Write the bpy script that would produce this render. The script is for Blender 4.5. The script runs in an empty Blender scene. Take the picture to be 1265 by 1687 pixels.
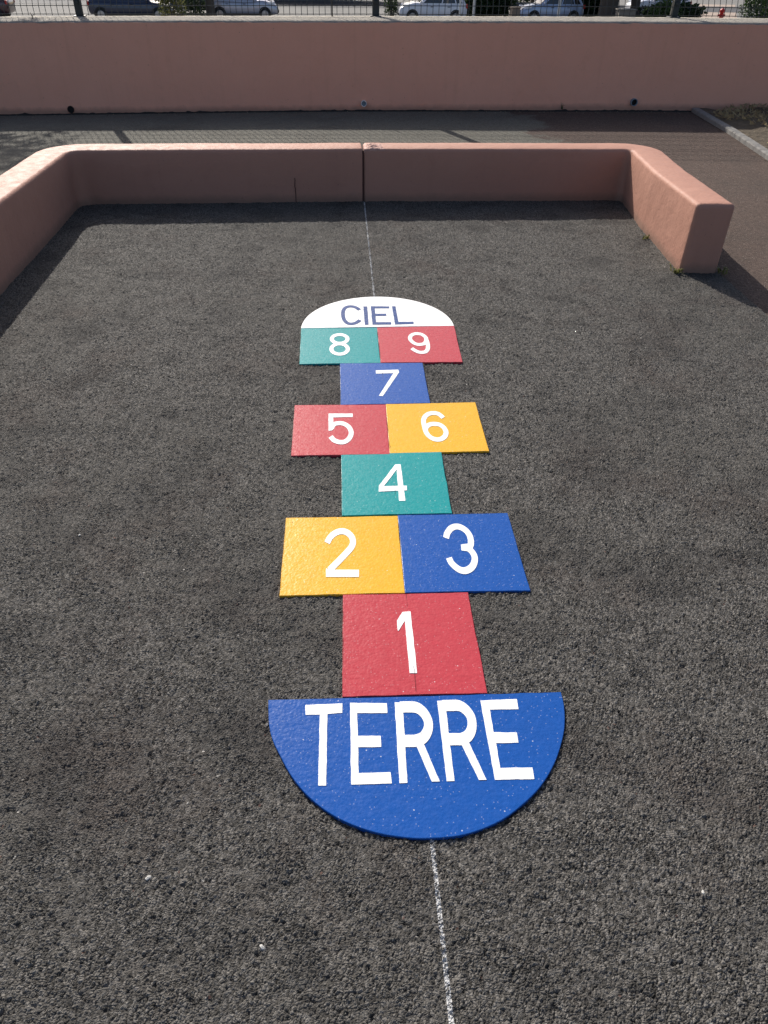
import bpy, bmesh, math, random
import numpy as np
from mathutils import Vector, Matrix, noise

random.seed(7)
S = bpy.context.scene
COL = S.collection
R_ = math.radians

# ---------------------------------------------------------------- helpers
class MB:
    """collects vertices and faces, links them as one mesh object"""
    def __init__(self): self.v = []; self.f = []; self.mi = []; self.cur = 0
    def add(self, vs, fs):
        o = len(self.v); self.v += [tuple(p) for p in vs]
        self.f += [tuple(i + o for i in f) for f in fs]; self.mi += [self.cur] * len(fs)
    def quad(self, a, b, c, d): self.add([a, b, c, d], [(0, 1, 2, 3)])
    def box(self, c, s, rz=0.0, taper=1.0):
        hx, hy, hz = s[0]/2, s[1]/2, s[2]/2; ca, sa = math.cos(rz), math.sin(rz); vs = []
        for z, k in ((-hz, 1), (hz, taper)):
            for x, y in ((-hx, -hy), (hx, -hy), (hx, hy), (-hx, hy)):
                x *= k; y *= k
                vs.append((c[0] + x*ca - y*sa, c[1] + x*sa + y*ca, c[2] + z))
        self.add(vs, [(3, 2, 1, 0), (4, 5, 6, 7), (0, 1, 5, 4), (1, 2, 6, 5), (2, 3, 7, 6), (3, 0, 4, 7)])
    def tube(self, pts, rad, n=8, caps=True):
        if not isinstance(rad, (list, tuple)): rad = [rad]*len(pts)
        pts = [Vector(p) for p in pts]; rings = []
        for i, p in enumerate(pts):
            d = (pts[min(i+1, len(pts)-1)] - pts[max(i-1, 0)]).normalized()
            a = d.orthogonal().normalized() if i == 0 else (ref - d*ref.dot(d)).normalized()
            ref = a; b = d.cross(a)
            rings.append([p + (a*math.cos(t) + b*math.sin(t))*rad[i] for t in [2*math.pi*k/n for k in range(n)]])
        vs = [q for r in rings for q in r]; fs = []
        for i in range(len(pts)-1):
            for k in range(n):
                fs.append((i*n+k, i*n+(k+1) % n, (i+1)*n+(k+1) % n, (i+1)*n+k))
        if caps: fs.append(tuple(range(n-1, -1, -1))); fs.append(tuple((len(pts)-1)*n+k for k in range(n)))
        self.add(vs, fs)
    def loft(self, rings, cap0=True, cap1=True):
        n = len(rings[0]); vs = [p for r in rings for p in r]; fs = []
        for i in range(len(rings)-1):
            for k in range(n): fs.append((i*n+k, i*n+(k+1) % n, (i+1)*n+(k+1) % n, (i+1)*n+k))
        if cap0: fs.append(tuple(range(n-1, -1, -1)))
        if cap1: fs.append(tuple((len(rings)-1)*n+k for k in range(n)))
        self.add(vs, fs)
    def build(self, name, mats, parent=None, smooth=False, bevel=0.0, recalc=True):
        me = bpy.data.meshes.new(name)
        me.from_pydata(self.v, [], self.f)
        for m in (mats if isinstance(mats, (list, tuple)) else [mats]): me.materials.append(m)
        if isinstance(mats, (list, tuple)) and len(mats) > 1: me.polygons.foreach_set('material_index', self.mi)
        if recalc:
            b = bmesh.new(); b.from_mesh(me); bmesh.ops.recalc_face_normals(b, faces=b.faces); b.to_mesh(me); b.free()
        if smooth: me.polygons.foreach_set('use_smooth', [True]*len(me.polygons))
        o = bpy.data.objects.new(name, me); COL.objects.link(o)
        if parent: o.parent = parent
        if bevel:
            md = o.modifiers.new('bevel', 'BEVEL'); md.width = bevel; md.segments = 2; md.limit_method = 'ANGLE'
        return o

def tag(o, label=None, cat=None, group=None, kind=None):
    if label: o['label'] = label
    if cat: o['category'] = cat
    if group: o['group'] = group
    if kind: o['kind'] = kind
    return o
def empty(name, loc=(0, 0, 0), rz=0.0):
    o = bpy.data.objects.new(name, None); COL.objects.link(o)
    o.location = loc; o.rotation_euler = (0, 0, rz); o.empty_display_size = .1
    return o
def copy_tree(o, parent=None):
    c = o.copy(); COL.objects.link(c); c.parent = parent
    for ch in list(o.children): copy_tree(ch, c)
    return c

# ---------------------------------------------------------------- materials
class NT:
    def __init__(self, name):
        self.m = bpy.data.materials.new(name); self.m.use_nodes = True
        self.t = self.m.node_tree; self.t.nodes.clear()
        self.out = self.t.nodes.new('ShaderNodeOutputMaterial')
        self.p = self.t.nodes.new('ShaderNodeBsdfPrincipled')
        self.t.links.new(self.p.outputs[0], self.out.inputs[0])
        self.co = self.n('ShaderNodeTexCoord').outputs['Object']
    def n(self, ty, **kw):
        x = self.t.nodes.new(ty)
        for k, v in kw.items(): setattr(x, k, v)
        return x
    def link(self, a, b): self.t.links.new(a, b)
    def put(self, sock, v):
        if hasattr(v, 'links') or hasattr(v, 'is_linked'): self.link(v, sock)
        else: sock.default_value = v
    def noise(self, scale, detail=3, rough=.55, dim='3D', vec=None, dist=0):
        x = self.n('ShaderNodeTexNoise', noise_dimensions=dim)
        x.inputs['Scale'].default_value = scale; x.inputs['Detail'].default_value = detail
        x.inputs['Roughness'].default_value = rough; x.inputs['Distortion'].default_value = dist
        self.link(vec or self.co, x.inputs['Vector']); return x.outputs['Fac']
    def voro(self, scale, out='Distance', dim='2D', feat='F1', vec=None, rnd=1.0):
        x = self.n('ShaderNodeTexVoronoi', voronoi_dimensions=dim, feature=feat)
        x.inputs['Scale'].default_value = scale; x.inputs['Randomness'].default_value = rnd
        self.link(vec or self.co, x.inputs['Vector']); return x.outputs[out]
    def math(self, op, a, b=0.0, c=None):
        x = self.n('ShaderNodeMath', operation=op); self.put(x.inputs[0], a); self.put(x.inputs[1], b)
        if c is not None: self.put(x.inputs[2], c)
        return x.outputs[0]
    def ramp(self, f, stops, interp='LINEAR'):
        x = self.n('ShaderNodeMapRange', clamp=True, interpolation_type=interp)
        self.put(x.inputs[0], f)
        for i, v in enumerate(stops): x.inputs[1+i].default_value = v
        return x.outputs[0]
    def mix(self, f, a, b, mode='MIX'):
        x = self.n('ShaderNodeMix', data_type='RGBA', blend_type=mode)
        self.put(x.inputs[0], f)
        for s, v in ((x.inputs[6], a), (x.inputs[7], b)):
            if isinstance(v, (tuple, list)): s.default_value = (*v[:3], 1)
            else: self.link(v, s)
        return x.outputs[2]
    def bump(self, h, dist, strength=1.0, nrm=None):
        x = self.n('ShaderNodeBump'); x.inputs['Distance'].default_value = dist; x.inputs['Strength'].default_value = strength
        self.link(h, x.inputs['Height'])
        if nrm is not None: self.link(nrm, x.inputs['Normal'])
        self.link(x.outputs[0], self.p.inputs['Normal']); return x.outputs[0]
    def base(self, c):
        s = self.p.inputs['Base Color']
        if isinstance(c, (tuple, list)): s.default_value = (*c[:3], 1)
        else: self.link(c, s)
    def rough(self, r): self.put(self.p.inputs['Roughness'], r)
    def spec(self, v): self.p.inputs['Specular IOR Level'].default_value = v
    def sep(self):
        x = self.n('ShaderNodeSeparateXYZ'); self.link(self.co, x.inputs[0]); return x.outputs

def simple(name, c, rough=.6, metal=0.0, spec=.5, var=.15, scale=12, coat=0.0):
    t = NT(name)
    f = t.noise(scale, 4)
    t.base(t.mix(f, tuple(k*(1-var) for k in c), tuple(min(1, k*(1+var)) for k in c)))
    t.rough(rough); t.p.inputs['Metallic'].default_value = metal; t.spec(spec)
    if coat: t.p.inputs['Coat Weight'].default_value = coat; t.p.inputs['Coat Roughness'].default_value = .06
    return t.m

def grain_height(t):
    """coarse porous asphalt: rounded 6-8 mm stones with gaps, on a slightly uneven bed (metres)"""
    wob = t.n('ShaderNodeTexNoise', noise_dimensions='2D'); wob.inputs['Scale'].default_value = 90; wob.inputs['Detail'].default_value = 4
    t.link(t.co, wob.inputs['Vector'])
    v = t.n('ShaderNodeVectorMath', operation='SCALE'); t.link(wob.outputs['Color'], v.inputs[0]); v.inputs['Scale'].default_value = .009
    a = t.n('ShaderNodeVectorMath', operation='ADD'); t.link(t.co, a.inputs[0]); t.link(v.outputs[0], a.inputs[1])
    vec = a.outputs[0]
    d1 = t.voro(255, vec=vec)
    stone = t.math('SUBTRACT', 1.0, t.math('POWER', d1, 1.6))
    lift = t.n('ShaderNodeSeparateColor'); t.link(t.voro(255, 'Color', vec=vec), lift.inputs[0])
    d2 = t.math('SUBTRACT', 1.0, t.voro(420, vec=vec))
    bed = t.noise(9, 4, .6, '2D')
    gap = t.noise(70, 3, .6, '2D')
    amp = t.ramp(t.noise(11, 4, .65, '2D'), (.34, .66, .40, 1.30))      # smoother and rougher patches
    h = t.math('MULTIPLY', t.math('MULTIPLY', stone, amp), .0050)
    h = t.math('ADD', h, t.math('MULTIPLY', lift.outputs[0], .0038))
    h = t.math('ADD', h, t.math('MULTIPLY', d2, .0013))
    h = t.math('ADD', h, t.math('MULTIPLY', gap, .0040))
    h = t.math('ADD', h, t.math('MULTIPLY', t.noise(330, 3, .65, '2D'), .0022))
    pit = t.ramp(t.noise(48, 3, .6, '2D'), (.30, .40, 1, 0), 'SMOOTHSTEP')
    h = t.math('SUBTRACT', h, t.math('MULTIPLY', pit, .0035))
    h = t.math('ADD', h, t.math('MULTIPLY', bed, .0030))
    return t.math('SUBTRACT', h, .0104), lift.outputs, vec

def add_displacement(t, h):
    d = t.n('ShaderNodeDisplacement'); d.inputs['Midlevel'].default_value = 0; d.inputs['Scale'].default_value = 1
    t.link(h, d.inputs['Height']); t.link(d.outputs[0], t.out.inputs['Displacement'])
    t.m.displacement_method = 'BOTH'

# --- playground: dark coarse asphalt
t = NT('coarse_asphalt')
h, rnd, vec = grain_height(t)
big = t.noise(.9, 5, .62, '2D'); mid = t.noise(4, 5, .65, '2D'); warm = t.noise(2.3, 5, .7, '2D')
c = t.mix(t.math('POWER', rnd[1], 1.3), (.045, .0425, .039), (.205, .193, .177))
c = t.mix(t.ramp(big, (.42, .66, 0, .48)), c, (.105, .099, .089))
c = t.mix(t.ramp(warm, (.52, .72, 0, .40)), c, (.075, .057, .050))
c = t.mix(t.ramp(mid, (.50, .74, 0, .50)), c, (.034, .033, .033))
# pale quartz stones here and there, a few rusty ones
sp = t.n('ShaderNodeSeparateColor'); t.link(t.voro(85, 'Color', vec=vec), sp.inputs[0])
near = t.ramp(t.voro(85, vec=vec), (.12, .18, 1, 0))
c = t.mix(t.math('MULTIPLY', near, t.math('GREATER_THAN', sp.outputs[0], .9945)), c, (.36, .345, .32))
c = t.mix(t.math('MULTIPLY', near, t.math('GREATER_THAN', sp.outputs[1], .988)), c, (.17, .16, .15))
c = t.mix(t.math('MULTIPLY', t.math('MULTIPLY', near, .6), t.math('GREATER_THAN', sp.outputs[2], .988)), c, (.14, .07, .055))
t.base(c); t.rough(t.ramp(rnd[2], (0, 1, .65, .9))); t.spec(.09)
add_displacement(t, h)
M_ASPH = t.m

# --- chalk dust caught on the same stones
t = NT('chalk')
h, rnd, vec = grain_height(t)
t.base(t.mix(t.noise(160, 3), (.36, .36, .36), (.60, .60, .60))); t.rough(.95); t.spec(.1)
add_displacement(t, t.math('ADD', t.math('MULTIPLY', h, .7), .0006))
M_CHALK = t.m

# --- finer brownish asphalt round the play area, with a greyer repaired patch behind the low wall
t = NT('brown_asphalt')
g1 = t.voro(150, 'Color'); sc = t.n('ShaderNodeSeparateColor'); t.link(g1, sc.inputs[0])
x, y, z = t.sep()
edge = t.math('ADD', x, t.math('MULTIPLY', t.math('SUBTRACT', t.noise(2.2, 4, .6, '2D'), .5), .7))
patch = t.ramp(edge, (1.50, 1.56, 1, 0))
brown = t.mix(sc.outputs[0], (.070, .051, .042), (.148, .110, .092))
grey = t.mix(sc.outputs[0], (.100, .095, .078), (.200, .190, .160))
c = t.mix(patch, brown, grey)
c = t.mix(t.ramp(t.noise(1.6, 5, .65, '2D'), (.5, .8, 0, .5)), c, (.062, .056, .050))
c = t.mix(t.math('MULTIPLY', t.ramp(t.voro(150), (.2, .3, 1, 0)), t.math('GREATER_THAN', sc.outputs[1], .985)), c, (.40, .38, .35))
t.base(c); t.rough(.9); t.spec(.12)
t.bump(t.math('ADD', t.voro(150), t.math('MULTIPLY', t.noise(40, 3, .6, '2D'), .8)), .004, 1)
M_BROWN = t.m

# --- pale concrete street apron beyond the fence, darker asphalt road behind
t = NT('street_concrete')
c = t.mix(t.noise(.25, 5, .6, '2D'), (.155, .15, .14), (.225, .218, .205))
c = t.mix(t.ramp(t.noise(1.3, 5, .7, '2D'), (.55, .8, 0, .5)), c, (.12, .117, .11))
t.base(c); t.rough(.9); t.spec(.2)
M_STREET = t.m
M_ROAD = simple('road_asphalt', (.035, .035, .04), .85, var=.2, scale=1.5)
M_TAN = simple('tan_paving', (.34, .26, .205), .85, var=.12, scale=1.2)
M_KERB = simple('kerb_concrete', (.21, .20, .185), .95, var=.35, scale=26)
t = NT('soil')
c = t.mix(t.noise(14, 6, .7), (.055, .042, .028), (.20, .155, .10))
t.base(c); t.rough(1); t.bump(t.noise(30, 6, .7), .03, 1)
M_SOIL = t.m

# --- pink masonry paint on hand-rendered walls
def pink(name, lo, hi, stain, dirt_z, fall=0.0):
    t = NT(name)
    x, y, z = t.sep()
    c = t.mix(t.noise(2.2, 5, .6), lo, hi)
    c = t.mix(t.ramp(t.noise(7, 5, .7), (.56, .82, 0, .35)), c, stain)
    st = t.n('ShaderNodeMapping'); st.inputs['Scale'].default_value = (9, 9, .7); t.link(t.co, st.inputs[0])
    c = t.mix(t.ramp(t.noise(1.6, 4, .6, vec=st.outputs[0]), (.55, .85, 0, .26)), c, stain)
    if fall: z = t.math('ADD', z, t.math('MULTIPLY', t.math('MAXIMUM', t.math('SUBTRACT', 2.4, x), 0.0), fall))   # the foot of the wall follows the sloping yard
    foot = t.math('ADD', z, t.math('MULTIPLY', t.math('SUBTRACT', t.noise(11, 5, .7), .5), .05))
    c = t.mix(t.ramp(foot, (dirt_z*.25, dirt_z, .55, 0)), c, (.17, .125, .095))      # splashed dirt at the foot
    c = t.mix(t.math('MULTIPLY', t.ramp(t.noise(60, 3, .6), (.70, .74, 0, 1)), .5), c, (.18, .11, .09))
    t.base(c); t.rough(t.ramp(t.noise(25, 3), (.3, .7, .54, .68))); t.spec(.16)
    hgt = t.math('ADD', t.math('MULTIPLY', t.noise(9, 3), 1.0), t.math('MULTIPLY', t.noise(85, 4, .65), .30))
    t.bump(hgt, .008, .8)
    return t.m
M_PINK = pink('pink_paint', (.405, .208, .152), (.465, .250, .184), (.325, .160, .116), .05)
M_PINK2 = pink('pink_wall_paint', (.77, .375, .258), (.86, .44, .31), (.60, .29, .20), .055, .0195)
t = NT('plaster_patch'); t.base(t.mix(t.noise(40, 4), (.46, .24, .185), (.58, .36, .30))); t.rough(.75)
t.bump(t.noise(90, 4, .7), .008, 1); M_PATCH = t.m
t = NT('mortar'); c = t.mix(t.noise(6, 5, .65), (.30, .27, .225), (.43, .395, .335))
c = t.mix(t.ramp(t.noise(22, 5, .7), (.52, .75, 0, .6)), c, (.19, .175, .145)); t.base(c); t.rough(.95); t.bump(t.noise(45, 5, .7), .02, 1); M_MORTAR = t.m
M_GAP = simple('dark_joint', (.075, .035, .03), .95, var=.3, scale=30)
M_FOOT = simple('foot_line', (.022, .020, .018), 1, var=.5, scale=40)

# --- thermoplastic sheet colours: fairly glossy, follows the stones below, glass-bead glints painted as pale dots
def thermo(name, c, glints=True, rough=.27, tex=1.0):
    t = NT(name)
    a = tuple(k*.90 for k in c); b = tuple(min(1, k*1.08 + .004) for k in c)
    col = t.mix(t.noise(60, 4, .65, '2D'), a, b)
    col = t.mix(t.ramp(t.noise(5, 4, .6, '2D'), (.5, .8, 0, .14)), col, tuple(k*.72 + .02 for k in c))
    if glints:
        v = t.n('ShaderNodeSeparateColor'); t.link(t.voro(75, 'Color'), v.inputs[0])
        dot = t.math('MULTIPLY', t.ramp(t.voro(75), (.07, .12, 1, 0)), t.math('GREATER_THAN', v.outputs[0], .978))
        v2 = t.n('ShaderNodeSeparateColor'); t.link(t.voro(260, 'Color'), v2.inputs[0])
        dot2 = t.math('MULTIPLY', t.ramp(t.voro(260), (.20, .34, 1, 0)), t.math('GREATER_THAN', v2.outputs[1], .955))
        col = t.mix(t.math('MULTIPLY', dot, .6), col, (.78, .78, .78))
        col = t.mix(t.math('MULTIPLY', dot2, .22), col, (.75, .75, .75))
    # hairline where the chalk string was laid under the sheet
    x, y, z = t.sep()
    hx = t.math('ABSOLUTE', t.math('ADD', x, t.math('MULTIPLY', t.math('SUBTRACT', t.noise(30, 2, .5, '2D'), .5), .004)))
    hair = t.math('MULTIPLY', t.ramp(hx, (.0006, .0012, 1, 0)), t.ramp(t.noise(9, 2, .5, '2D'), (.56, .60, 0, .75)))
    col = t.mix(hair, col, tuple(k*.25 for k in c))
    t.base(col); t.rough(t.ramp(t.noise(70, 3, .6, '2D'), (.3, .7, rough-.04, rough+.08))); t.spec(.19)
    hgt = t.math('ADD', t.math('MULTIPLY', t.noise(95, 3, .6, '2D'), 1.0), t.math('MULTIPLY', t.noise(34, 3, .5, '2D'), 1.1))
    hgt = t.math('SUBTRACT', hgt, t.math('MULTIPLY', t.voro(140), .5))
    t.bump(hgt, .00042*tex, 1)
    return t.m
M_RED = thermo('red_thermoplastic', (.455, .050, .066))
M_BLUE = thermo('blue_thermoplastic', (.009, .080, .335))
M_GREEN = thermo('green_thermoplastic', (.005, .265, .272))
M_YEL = thermo('yellow_thermoplastic', (.74, .395, .028))
M_WHITE = thermo('white_thermoplastic', (.88, .88, .86), False, .40, .6)
M_CBLUE = thermo('faded_blue_thermoplastic', (.014, .055, .20), False)

# --- fence, cars, plants
M_STEEL = simple('dark_green_steel', (.012, .018, .020), .45, .0, .5)
M_WIRE = simple('dark_wire', (.025, .03, .032), .5)
M_PIPEW = simple('white_pvc', (.72, .72, .70), .5, var=.1)
M_PIPEB = simple('grey_blue_pvc', (.16, .22, .27), .5, var=.2)
M_BLACK = simple('black_hole', (.006, .006, .006), .9)
M_TYRE = simple('rubber', (.018, .018, .018), .8)
M_RIM = simple('alloy', (.45, .45, .46), .3, .9)
M_GLASS = simple('car_glass', (.02, .025, .03), .06, 0, .8, var=.05)
M_LAMP = simple('lamp_glass', (.75, .77, .8), .1, 0, .7, var=.05)
M_TAIL = simple('tail_lamp_glass', (.45, .02, .02), .15, 0, .6)
M_TRIM = simple('black_trim', (.02, .02, .02), .6)
def carpaint(name, c, metal=.3): return simple(name, c, .28, metal, .5, .04, 2, .9)
M_BARK = NT('bark')
st = M_BARK.n('ShaderNodeMapping'); st.inputs['Scale'].default_value = (9, 9, 1.5); M_BARK.link(M_BARK.co, st.inputs[0])
nz = M_BARK.noise(3, 6, .7, vec=st.outputs[0]); M_BARK.base(M_BARK.mix(nz, (.03, .024, .018), (.14, .11, .085))); M_BARK.rough(.95); M_BARK.bump(nz, .03)
M_BARK = M_BARK.m
def leafmat(name, lo, hi):
    t = NT(name)
    oi = t.n('ShaderNodeNewGeometry').outputs['Random Per Island']
    t.base(t.mix(oi, lo, hi)); t.rough(.55); t.spec(.4)
    tr = t.n('ShaderNodeBsdfTranslucent'); t.link(t.mix(oi, tuple(k*1.3 for k in lo), tuple(k*1.3 for k in hi)), tr.inputs[0])
    ms = t.n('ShaderNodeMixShader'); ms.inputs[0].default_value = .3
    t.link(t.p.outputs[0], ms.inputs[1]); t.link(tr.outputs[0], ms.inputs[2]); t.link(ms.outputs[0], t.out.inputs[0])
    return t.m
M_LEAF = leafmat('leaf_green', (.022, .050, .016), (.085, .135, .035))
M_LEAFD = leafmat('leaf_dark', (.014, .028, .012), (.045, .075, .025))
M_LEAFY = leafmat('leaf_yellow', (.07, .085, .025), (.20, .19, .06))
M_STRAW = leafmat('dry_straw', (.22, .16, .08), (.42, .34, .19))

M_GRIT = leafmat('grit', (.06, .05, .04), (.30, .25, .17))

# glyph outlines (p polygon, r open stroke, c closed stroke) and square corners, in 0.1 mm on the ground
GL={'T': [('p', [(-2256, -177), (-1515, -170), (-1520, -397), (-1813, -412), (-1822, -1973), (-1966, -1967), (-1962, -420), (-2245, -413)])], 'E': [('p', [(-1363, -159), (-625, -201), (-624, -438), (-1224, -414), (-1224, -944), (-784, -962), (-785, -1208), (-1223, -1196), (-1225, -1746), (-638, -1751), (-630, -1980), (-1367, -1973)])], 'R': [('p', [(-465, -184), (-305, -195), (-344, -1982), (-490, -1982)]), ('r', [(-361, -306), (-207, -307), (-35, -331), (89, -451), (158, -625), (161, -782), (109, -934), (14, -1049), (-120, -1097), (-267, -1096), (-369, -1096)]), ('p', [(-115, -1215), (25, -1167), (250, -1979), (104, -1977)])], 'R2': [('p', [(396, -184), (556, -185), (518, -1981), (377, -1980)]), ('r', [(499, -306), (654, -307), (826, -321), (947, -429), (1020, -593), (1022, -751), (984, -905), (900, -1032), (779, -1096), (649, -1095), (483, -1093)]), ('p', [(746, -1208), (898, -1178), (1110, -1983), (969, -1980)])], 'E2': [('p', [(1271, -212), (2018, -204), (2004, -453), (1425, -439), (1412, -971), (1863, -996), (1850, -1222), (1417, -1215), (1405, -1752), (2004, -1767), (1989, -2004), (1264, -1987)])], '1': [('p', [(-124, 2337), (59, 2345), (54, 552), (-103, 558), (-93, 2060), (-254, 1760), (-274, 1775), (-273, 2060)])], '2': [('r', [(-1871, 4838), (-1801, 5041), (-1679, 5211), (-1545, 5286), (-1411, 5269), (-1290, 5145), (-1226, 4987), (-1215, 4815), (-1253, 4665), (-1331, 4518), (-1549, 4183), (-1730, 3919), (-1803, 3813)]), ('p', [(-1889, 3878), (-1792, 3820), (-1088, 3795), (-1094, 3541), (-1889, 3570)])], '3': [('r', [(1179, 4920), (1243, 5127), (1354, 5301), (1489, 5377), (1621, 5337), (1738, 5199), (1801, 5003), (1807, 4812), (1785, 4659), (1735, 4543)]), ('p', [(1527, 4643), (1721, 4678), (1817, 4506), (1689, 4377), (1513, 4417)]), ('r', [(1693, 4485), (1748, 4408), (1791, 4291), (1807, 4143), (1768, 3952), (1678, 3780), (1569, 3690), (1470, 3663), (1360, 3714), (1260, 3843), (1192, 3988), (1163, 4150)])], '4': [('p', [(112, 8316), (245, 8316), (251, 6536), (82, 6538)]), ('p', [(87, 8313), (166, 8310), (154, 8132), (-312, 7223), (-444, 7228), (-443, 7261)]), ('p', [(-446, 7233), (344, 7239), (330, 7020), (-458, 6982)])], '5': [('p', [(-1890, 11293), (-1108, 11271), (-1112, 11058), (-1740, 11056), (-1731, 10718), (-1696, 10391), (-1779, 10256), (-1878, 10236)]), ('r', [(-1769, 10509), (-1696, 10635), (-1611, 10677), (-1490, 10683), (-1356, 10602), (-1237, 10424), (-1181, 10193), (-1184, 9990), (-1246, 9770), (-1354, 9608), (-1472, 9562), (-1600, 9594), (-1718, 9696), (-1813, 9897)])], '6': [('c', [(1512, 10564), (1652, 10502), (1754, 10324), (1791, 10071), (1726, 9825), (1602, 9679), (1472, 9639), (1336, 9702), (1227, 9862), (1165, 10089), (1174, 10306), (1271, 10489), (1388, 10561)]), ('r', [(1156, 10123), (1146, 10400), (1142, 10681), (1166, 10871), (1233, 11050), (1353, 11193), (1509, 11250), (1643, 11209), (1731, 11097), (1800, 10937)])], '7': [('p', [(-232, 14291), (574, 14325), (593, 14132), (-34, 12525), (-78, 12420), (-207, 12436), (386, 14064), (-236, 14044)])], '8': [('c', [(-1210, 16928), (-1226, 16808), (-1269, 16701), (-1336, 16618), (-1420, 16566), (-1512, 16549), (-1604, 16570), (-1687, 16626), (-1753, 16712), (-1796, 16820), (-1811, 16941), (-1797, 17061), (-1754, 17170), (-1688, 17256), (-1603, 17310), (-1509, 17328), (-1415, 17306), (-1331, 17248), (-1265, 17159), (-1223, 17049)]), ('c', [(-1209, 16043), (-1225, 15909), (-1270, 15790), (-1338, 15697), (-1424, 15638), (-1518, 15620), (-1612, 15643), (-1697, 15705), (-1764, 15801), (-1808, 15923), (-1824, 16057), (-1810, 16192), (-1766, 16314), (-1698, 16411), (-1611, 16472), (-1515, 16492), (-1419, 16468), (-1332, 16403), (-1265, 16303), (-1222, 16179)])], '9': [('c', [(1535, 17349), (1693, 17264), (1812, 17016), (1813, 16722), (1706, 16451), (1523, 16371), (1367, 16442), (1246, 16665), (1202, 16907), (1257, 17168), (1397, 17323)]), ('r', [(1819, 16859), (1840, 16584), (1830, 16214), (1779, 15917), (1682, 15740), (1548, 15688), (1422, 15730), (1304, 15862), (1196, 16045)])], 'C': [('r', [(-678, 19715), (-841, 19992), (-1064, 20094), (-1258, 19959), (-1357, 19599), (-1366, 19128), (-1317, 18705), (-1196, 18401), (-1029, 18323), (-842, 18431), (-688, 18685)])], 'I': [('p', [(-502, 20067), (-357, 20065), (-362, 18235), (-494, 18223)])], 'E3': [('p', [(-189, 20078), (560, 20048), (557, 19869), (-49, 19880), (-54, 19298), (394, 19290), (396, 19094), (-50, 19087), (-55, 18453), (547, 18441), (544, 18240), (-187, 18232)])], 'L': [('p', [(700, 20062), (829, 20060), (845, 18458), (1456, 18461), (1441, 18274), (713, 18236)])]}
TQ={'1': [(-1514, 8), (1449, -21), (1469, 2930), (-1481, 2958)], '2': [(-2969, 2973), (-24, 2955), (-2, 5902), (-2972, 5912)], '3': [(-17, 2965), (2962, 2926), (2966, 5921), (16, 5928)], '4': [(-1484, 5952), (1472, 5945), (1518, 8953), (-1493, 8913)], '5': [(-2979, 8877), (-43, 8869), (-3, 11851), (-3006, 11892)], '6': [(-24, 8885), (2974, 8959), (2996, 11932), (9, 11891)], '7': [(-1498, 11871), (1487, 11911), (1498, 14869), (-1506, 14892)], '8': [(-2974, 14855), (-30, 14881), (-28, 17955), (-3025, 17958)], '9': [(-17, 14905), (2970, 14883), (3066, 18096), (-16, 17954)]}

# ================================================================ ground
# playground surface: fine grid where the stones show, then one large sheet a few mm lower
def build_playground():
    NR, NC = 1250, 1250
    k = np.linspace(0, 1, NR)
    y0, y1 = -0.95, 3.72
    d0, d1 = y0 + 1.75, y1 + 1.75                      # rows grow with distance so far stones get fewer vertices
    ys = d0*(d1/d0)**k - 1.75
    tt = np.linspace(-1, 1, NC)
    half = np.clip(0.45*(ys + 1.75) + 1.15, 0, 3.0)
    X = tt[None, :]*half[:, None]; X = np.clip(X, -1.9, 1.64); Y = np.repeat(ys[:, None], NC, 1)
    V = np.stack([X, Y, np.zeros_like(X)], -1).reshape(-1, 3)
    i = np.arange(NR-1)[:, None]*NC + np.arange(NC-1)[None, :]
    F = np.stack([i, i+1, i+NC+1, i+NC], -1).reshape(-1, 4)
    keep = np.abs(X[:-1, 1:] - X[:-1, :-1]).reshape(-1) > 1e-6
    F = F[keep]
    # surrounding sheet
    ex = [(-1.9, -6), (1.64, -6), (1.64, 3.72), (-1.9, 3.72)]
    base = len(V)
    gx = np.linspace(-1.9, 1.64, 60); gy = np.linspace(-6, 3.7, 120)
    GX, GY = np.meshgrid(gx, gy)
    V = np.concatenate([V, np.stack([GX, GY, np.full_like(GX, -.007)], -1).reshape(-1, 3)])
    j = np.arange(119)[:, None]*60 + np.arange(59)[None, :] + base
    F = np.concatenate([F, np.stack([j, j+1, j+61, j+60], -1).reshape(-1, 4)])
    me = bpy.data.meshes.new('playground')
    me.vertices.add(len(V)); me.vertices.foreach_set('co', V.astype(np.float32).ravel())
    me.loops.add(len(F)*4); me.loops.foreach_set('vertex_index', F.astype(np.int32).ravel())
    me.polygons.add(len(F)); me.polygons.foreach_set('loop_start', np.arange(0, len(F)*4, 4, dtype=np.int32))
    me.polygons.foreach_set('use_smooth', np.ones(len(F), bool))
    me.update(calc_edges=True); me.materials.append(M_ASPH)
    o = bpy.data.objects.new('playground', me); COL.objects.link(o)
    return o
tag(build_playground(), kind='structure')

def ground_z(x, y):                                     # the yard falls a little towards the tall wall, most at the left
    return max(0.0, y-4.2)*float(np.interp(x, [-3.2, 0, 2.5], [-.04, -.013, 0]))
m = MB()                                                # schoolyard ground up to the tall wall
gx = [-60, -12, -6] + list(np.arange(-4, 4.01, .25)) + [6, 12, 60]; gy = [-60, -12, -4, 0, 2] + list(np.arange(3.5, 7.3, .25)); nx = len(gx)
m.add([(x, y, ground_z(x, y)-.016) for y in gy for x in gx], [(r*nx+c, r*nx+c+1, r*nx+c+1+nx, r*nx+c+nx) for r in range(len(gy)-1) for c in range(nx-1)])
tag(m.build('ground', M_BROWN), kind='structure')

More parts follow.
